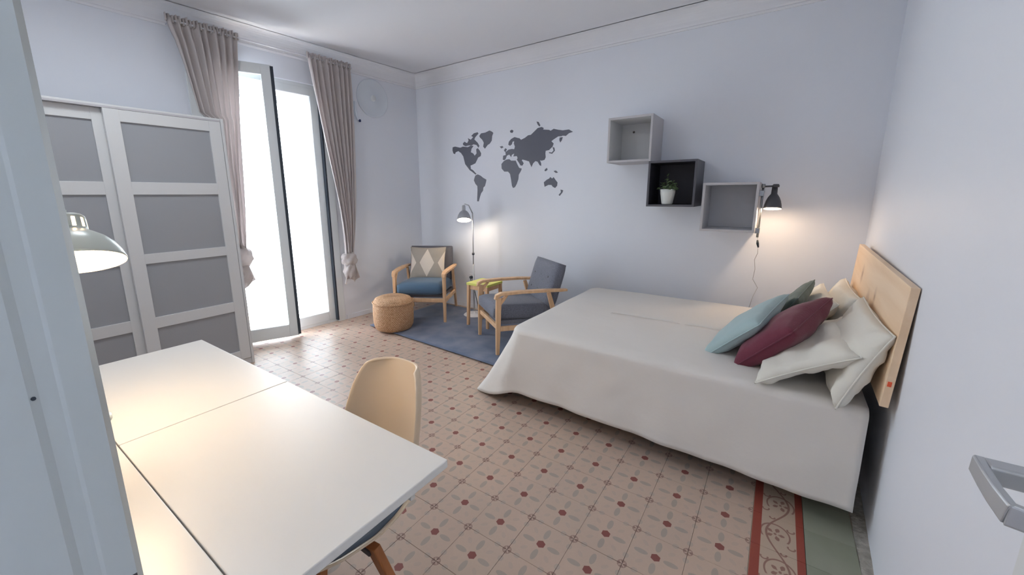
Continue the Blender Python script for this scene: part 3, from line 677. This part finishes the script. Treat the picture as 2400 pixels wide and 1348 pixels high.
def basis(c, ax, ay):
    X = Vector(ax).normalized(); Yv = Vector(ay); Yv = (Yv - X*Yv.dot(X)).normalized(); Z = X.cross(Yv)
    m = Matrix((X, Yv, Z)).transposed().to_4x4(); m.translation = Vector(c); return m

# harlequin cushion on the corner armchair
def harl():
    m = mat('harlequin_knit', srgb(170, 162, 152), .9, bump=(120, .4, .003)); nt = m.node_tree; e = NT(m); b = nt.nodes['Principled BSDF']
    tc = nt.nodes.new('ShaderNodeTexCoord'); sx = nt.nodes.new('ShaderNodeSeparateXYZ'); nt.links.new(tc.outputs['Object'], sx.inputs[0])
    u = e.absf(e.cellc(sx.outputs[0], 0, .23)); v = e.absf(sx.outputs[1])
    d = e.add(e.m('DIVIDE', u, .092), e.m('DIVIDE', v, .175))
    c = e.mix(e.less(d, 1.0, .02), srgb(168, 160, 150), srgb(224, 214, 202)); nt.links.new(c, b.inputs['Base Color']); return m
hc = pillow('harlequin_cushion', Matrix.Identity(4), .225, .205, .045, harl(), 'taupe cushion with pale harlequin diamonds on the corner armchair', seed=3, wr=.003)
hc.matrix_world = T((-2.062, 2.262, .010), .5199) @ Matrix.Scale(.96, 4) @ T((-.02, .165, .615), 0, math.radians(-17)) @ Matrix.Rotation(PI/2, 4, 'X')

# ------------------------------------------------------------------ stool, pouf, rug
ST = empty('side_stool', (-1.265, 2.335, .010), 0, 'small square stool with a lime yellow top and wooden legs, beside the floor lamp', 'stool')
MB().box(-.14, .14, -.14, .14, .452, .478).build('stool_top', M_lime, ST, bevel=.004)
for sx in (-1, 1):
    for sy in (-1, 1):
        MB().bar([(sx*.130, sy*.130, 0), (sx*.120, sy*.120, .452)], [.028, .034], [.028, .034], (1, 0, 0)).build('leg', M_oak, ST)
MB().box(-.12, .12, -.125, -.108, .405, .452).box(-.12, .12, .108, .125, .405, .452).box(-.125, -.108, -.12, .12, .405, .452).box(.108, .125, -.12, .12, .405, .452).build('apron', M_oak, ST, bevel=.002)

PF = empty('rattan_pouf', (-1.985, 1.68, .010), 0, 'round tan rattan pouf in front of the corner armchair', 'pouf')
def pouf():
    prof = [(.0008, .355), (.08, .357), (.145, .352), (.185, .335), (.203, .30), (.208, .25), (.210, .18), (.208, .10), (.200, .05), (.185, .02), (.15, .004), (.0008, .003)]
    mb = MB(); mb.lathe(prof, 64); return mb
po = pouf().build('woven_body', M_pouf, PF)
nt = M_pouf.node_tree; e = NT(M_pouf); tc = nt.nodes.new('ShaderNodeTexCoord'); sx = nt.nodes.new('ShaderNodeSeparateXYZ'); nt.links.new(tc.outputs['Object'], sx.inputs[0])
ang = e.m('ARCTAN2', sx.outputs[1], sx.outputs[0])
rowi = e.m('FLOOR', e.mul(sx.outputs[2], 80.0))
hgt = e.add(e.absf(e.m('SINE', e.mul(sx.outputs[2], 80*PI))), e.mul(e.m('SINE', e.add(e.mul(ang, 60.0), e.mul(rowi, PI))), .7))
bp = nt.nodes.new('ShaderNodeBump'); bp.inputs['Strength'].default_value = .8; bp.inputs['Distance'].default_value = .004
nt.links.new(hgt, bp.inputs['Height']); nt.links.new(bp.outputs['Normal'], nt.nodes['Principled BSDF'].inputs['Normal'])
MB().tube([(.207*math.cos(a*2*PI/48), .207*math.sin(a*2*PI/48), .30) for a in range(49)], .006, 8, False).build('braided_rim', M_pouf, PF)

def rug(u, v):
    x = -2.285+2.35*u; y = 1.575+1.14*v - .115*u*(1-v) + .02*(1-v)*(1-u)
    return (x + .006*noise.noise((y*5, 0, 1)), y + .004*noise.noise((x*5, 2, 0)), .010 + .0012*noise.noise((x*6, y*6, 0)))
mb = MB(); mb.grid(rug, 60, 30)
rg = mb.build('blue_rug', M_rug, None); tag(rg, 'faded blue rug under the armchairs, in front of the back wall', 'rug')
md = rg.modifiers.new('solidify', 'SOLIDIFY'); md.thickness = .008; md.offset = -1

# ------------------------------------------------------------------ bed
ZB = .545
BED = empty('double_bed', (.75, 1.75, 0), 0, 'double bed with a white coverlet on a black base, along the back wall', 'bed')
Mbd = rel(None, BED)
MB().box(-.03, 1.63, 1.12, 2.45, .10, .27, Mbd).build('bed_base', M_bedframe, BED, bevel=.006)
MB().box(-.08, 1.625, 1.13, 2.50, .275, .515, Mbd).build('mattress', M_linen, BED, bevel=.03)
for x, y in ((1.38, 1.24), (.06, 1.30), (1.38, 2.4), (.06, 2.4), (.70, 1.22), (.7, 2.4)):
    MB().lathe([(.03, 0), (.03, .10)], 20, Mbd @ T((x, y, 0)), True, True).build('leg', M_darkmetal, BED)
def lerp(a, b, t): return a+(b-a)*t
def ss(t): t = max(0, min(1, t)); return t*t*(3-2*t)
X0, X1, YN, YFr, RC = -.135, 1.635, 1.075, 2.53, .10
path = []   # (x, y, nx, ny)
for i in range(24): path.append((lerp(X1, X0+RC, i/24), YFr, 0, 1))
for i in range(8): a = PI/2+PI/2*i/8; path.append((X0+RC+RC*math.cos(a), YFr-RC+RC*math.sin(a), math.cos(a), math.sin(a)))
for i in range(30): path.append((X0, lerp(YFr-RC, YN+RC, i/30), -1, 0))
for i in range(16): a = PI+PI/2*i/16; path.append((X0+RC+RC*math.cos(a), YN+RC+RC*math.sin(a), math.cos(a), math.sin(a)))
for i in range(71): path.append((lerp(X0+RC, X1, i/70), lerp(YN, YN-.075, i/70), 0, -1))
NP = len(path)
def cover(j, k):
    x, y, nx, ny = path[j]; n_in, n_rnd, n_sk = 12, 5, 18
    cx, cy = max(X0+.45, min(X1, x)), 1.78
    if k <= n_in:                                # top, from the centre line to the edge
        t = k/n_in; px, py = lerp(cx, x-nx*.05, t), lerp(cy, y-ny*.05, t)
        z = ZB + (.004*noise.noise((px*3, py*3, 0)) + .005*noise.noise((px*1.2, py*7, 2)))*ss(t*2.5)
        return (px, py, z)
    near = ss((j-67)/9) if j > 67 else 0         # 1 along the long near side
    foot = 1-near
    corner = math.exp(-((j-66)/7)**2)
    hem = lerp(.035, .112-.012*ss((j-90)/60), near); hem = lerp(hem, .006, math.exp(-((j-65)/5.5)**2))
    flare = lerp(.075, .028, near) + .16*corner
    t = (k-n_in)/(n_rnd+n_sk)
    if k <= n_in+n_rnd:
        a = (k-n_in)/n_rnd*PI/2; off = -.05+.05*math.sin(a); z = ZB-.04*(1-math.cos(a)); dd = 0
    else:
        q = (k-n_in-n_rnd)/n_sk; z = lerp(ZB-.04, hem, q); dd = q; off = flare*(q**1.15)
    fold = .016*math.sin(j*.95+.6)*corner*dd + .003*math.sin(j*.33)*dd*near + .004*noise.noise((j*.16, dd*3, 5))*dd*3
    off += fold
    px, py = x+nx*off, y+ny*off*(1-.75*corner*dd)
    if corner > .05: px -= .075*corner*dd**1.3
    z += .004*noise.noise((px*3, py*3, 0))*(1-dd)
    return (px, py, z)
mb = MB(); NK = 12+5+18
vs = [cover(j, k) for k in range(NK+1) for j in range(NP)]
mb.add(vs, [(k*NP+j, k*NP+j+1, (k+1)*NP+j+1, (k+1)*NP+j) for k in range(NK) for j in range(NP-1)], True, Mbd)
cv = mb.build('coverlet', M_linen, BED); md = cv.modifiers.new('solidify', 'SOLIDIFY'); md.thickness = .006; md.offset = -1
HB = empty('headboard_root'); bpy.data.objects.remove(HB)
Mh = T((1.645, .945, .60), -math.atan(.030), 0, math.radians(2.6))
HB = MB().box(0, .026, 0, 1.56, 0, .468).build('pine_headboard', M_pine, None, bevel=.002)
HB.matrix_world = Mh; tag(HB, 'knotty pine board headboard leaning on the right wall behind the pillows', 'headboard')
MB().box(.006, .018, -.0008, 0, .085, .105).build('sticker', M_orange, HB, label='small orange sticker on the board edge')

G = 'white pillows by the headboard'
pillow('pillow', basis((1.588, 1.30, .713), (0, 1, 0), (.058, 0, .15)), .35, .178, .066, M_pillow, 'white pillow propped on the pine headboard at the near side of the bed', 'pillow', G, seed=1, wr=.010)
pillow('pillow', basis((1.60, 2.08, .675), (0, 1, 0), (.06, 0, .17)), .33, .18, .075, M_pillow, 'white pillow propped on the headboard at the far side, mostly hidden', 'pillow', G, seed=2, wr=.007)
pillow('pillow', basis((1.430, 1.335, .664), (0.05, 1, .0), (.17, 0, .105)), .345, .195, .052, M_pillow, 'white pillow lying slanted in front of the propped near pillow', 'pillow', G, seed=5, wr=.011)
pillow('pillow', basis((1.45, 2.02, .665), (-.04, 1, 0), (.12, 0, .16)), .31, .18, .060, M_pillow, 'cream-lit white pillow standing behind the burgundy cushion at the far side', 'pillow', G, seed=8, wr=.007)
pillow('cushion', basis((1.335, 1.40, .70), (.10, .28, .05), (.10, -.04, .12)), .245, .180, .085, M_red, 'oblong burgundy cushion lying across the white pillows', seed=11, pinch=.03)
pillow('cushion', basis((1.165, 1.49, .675), (.07, .26, .05), (.12, -.03, .13)), .222, .195, .060, M_teal, 'pale teal cushion leaning at the front of the pillow heap', seed=13)
pillow('cushion', basis((1.345, 1.87, .69), (.05, .24, .02), (.09, -.02, .17)), .225, .19, .052, M_green, 'grey-green cushion half hidden behind the burgundy and teal ones', seed=17)

# ------------------------------------------------------------------ curtains
def curtain(name, sL, sR, zt, zk, sk, wk, label, jump, pw):
    r = empty(name, (-2.75, 1.2, 0), -AW, label, 'curtain', 'taupe curtains knotted beside the balcony window')
    def f(u, v):
        z = lerp(zt, zk, v)
        L = lerp(sL, sk-wk, ss((v)*1.0)**jump); Rr_ = lerp(sR, sk+wk, v**pw)
        if v < .08: L = lerp(sL, L, (v/.08))
        if sk < 1 and z < 2.05: L = max(L, .445)
        s = lerp(L, Rr_, u)
        dep = .028*(1-.55*v)*math.sin(u*2*PI*8+1.2*math.sin(v*2.5)) + .010*math.sin(u*2*PI*3+v*3)
        if v < .03: dep *= .6
        return (.14+dep-.01*v, s-1.2+.004*math.sin(v*9+u*20), z)
    MB().grid(f, 110, 50).build('curtain_panel', M_curtain, r, solid=.0025)
    # rod pocket heading
    MB().grid(lambda u, v: (.14+.016*math.sin(u*2*PI*22)+.008*math.cos(u*70), lerp(sL-.012, sR+.008, u)-1.2, zt-.03+.055*v+.006*math.sin(u*50)), 160, 4).build('curtain_heading', M_curtain, r, solid=.002)
    # the knot: a lumpy twist with a short tail
    mb = MB(); n = 30
    def ball(c, rx, ry, rz, sd, M=None):
        def g(u, v):
            th = u*2*PI; ph = v*PI; d = Vector((math.sin(ph)*math.cos(th), math.sin(ph)*math.sin(th), math.cos(ph)))
            k = 1+.22*noise.noise(d*2.2+Vector((sd, 0, 0)))+.10*math.sin(th*5+ph*4+sd)
            return (c[0]+d.x*rx*k, c[1]+d.y*ry*k, c[2]+d.z*rz*k)
        mb.grid(g, 36, 22)
    kk = 1.25 if sk < 1 else 1
    ball((.115, sk-1.2, zk-.035), .062, .088*kk, .080*kk, 2.0)
    ball((.125, sk-1.2-.01, zk-.155*kk), .052, .066*kk, .095*kk, 6.0)
    mb.build('curtain_knot', M_curtain, r)
    mb = MB()
    for (ds, c) in ((-.02, 1), (.03, 4)):
        mb.grid(lambda u, v: (.12+.035*math.sin(u*9+c), sk-1.2+ds+(u-.5)*(.05+.10*v), zk-.10-.17*v-.03*math.sin(u*6+c)), 20, 8)
    mb.build('curtain_tail', M_curtain, r, solid=.003)
    return r
curtain('curtain', .275, .75, 2.725, .90, .555, .06, 'taupe curtain hanging behind the wardrobe, knotted left of the balcony window', .5, .8)
curtain('curtain', 1.35, 1.80, 2.725, .745, 1.635, .045, 'taupe curtain knotted at sill height, right of the balcony window', .8, 2.2)
RD = MB().tube([(.14, -.94, 2.712), (.14, .62, 2.712)], .007, 8).tube([(.0, -.90, 2.712), (.14, -.90, 2.712)], .005, 8).tube([(.0, .58, 2.712), (.14, .58, 2.712)], .005, 8).build('curtain_rod', M_paper, None)
RD.matrix_world = MW; tag(RD, 'thin white curtain rod above the balcony window', 'curtain rod')

# ------------------------------------------------------------------ small things on the window wall
WD = empty('round_wall_disc', (0, 0, 0), 0, 'pale round dish-shaped disc on the window wall, right of the curtains', 'wall ornament')
WD.matrix_world = MW @ T((.0, 2.155-1.2, 2.49)) @ Matrix.Rotation(PI/2, 4, 'Y') @ Matrix.Scale(1.22, 4)
MB().lathe([(.0008, .012), (.045, .012), (.05, .009), (.10, .007), (.155, .007), (.160, .010), (.166, .010), (.170, .006), (.170, 0), (.0008, 0)], 56).build('disc', M_pale, WD)
MB().lathe([(.0008, .024), (.018, .023), (.026, .018), (.028, .011)], 28).build('hub', M_trimw, WD)
SN = empty('wall_sensor', (0, 0, 0), 0, 'small pale wall bracket with a dark blue tip, beside the right curtain', 'sensor')
SN.matrix_world = MW @ T((0, 1.945-1.2, 2.22))
MB().tube([(.012, -.03, .20), (.020, -.032, .12), (.024, -.026, .05), (.03, -.008, .01)], [.010, .013, .013, .011], 12).box(0, .012, -.045, -.018, .06, .20).build('sensor_arm', M_pale, SN)
MB().lathe([(.0008, -.014), (.011, -.012), (.014, 0), (.012, .014), (.0008, .016)], 18, T((.03, .004, .0))).build('sensor_tip', M_blue, SN)

# plug and cord on the back wall behind the stool
PC = empty('wall_socket', (-1.80, YB, .40), 0, 'white wall socket with a dark plug and cord, behind the corner armchair', 'socket')
MB().box(-.04, .04, -.010, 0, -.04, .04).build('socket_plate', M_paper, PC, bevel=.003)
MB().lathe([(.018, 0), (.018, .03), (.010, .04)], 16, T((.0, -.010, 0), 0, PI/2), True, True).build('plug', M_black, PC)
MB().tube([(0, -.045, 0), (.03, -.06, -.05), (.09, -.07, -.16), (.14, -.09, -.28), (.18, -.12, -.385)], .005, 8).build('power_cord', M_black, PC)
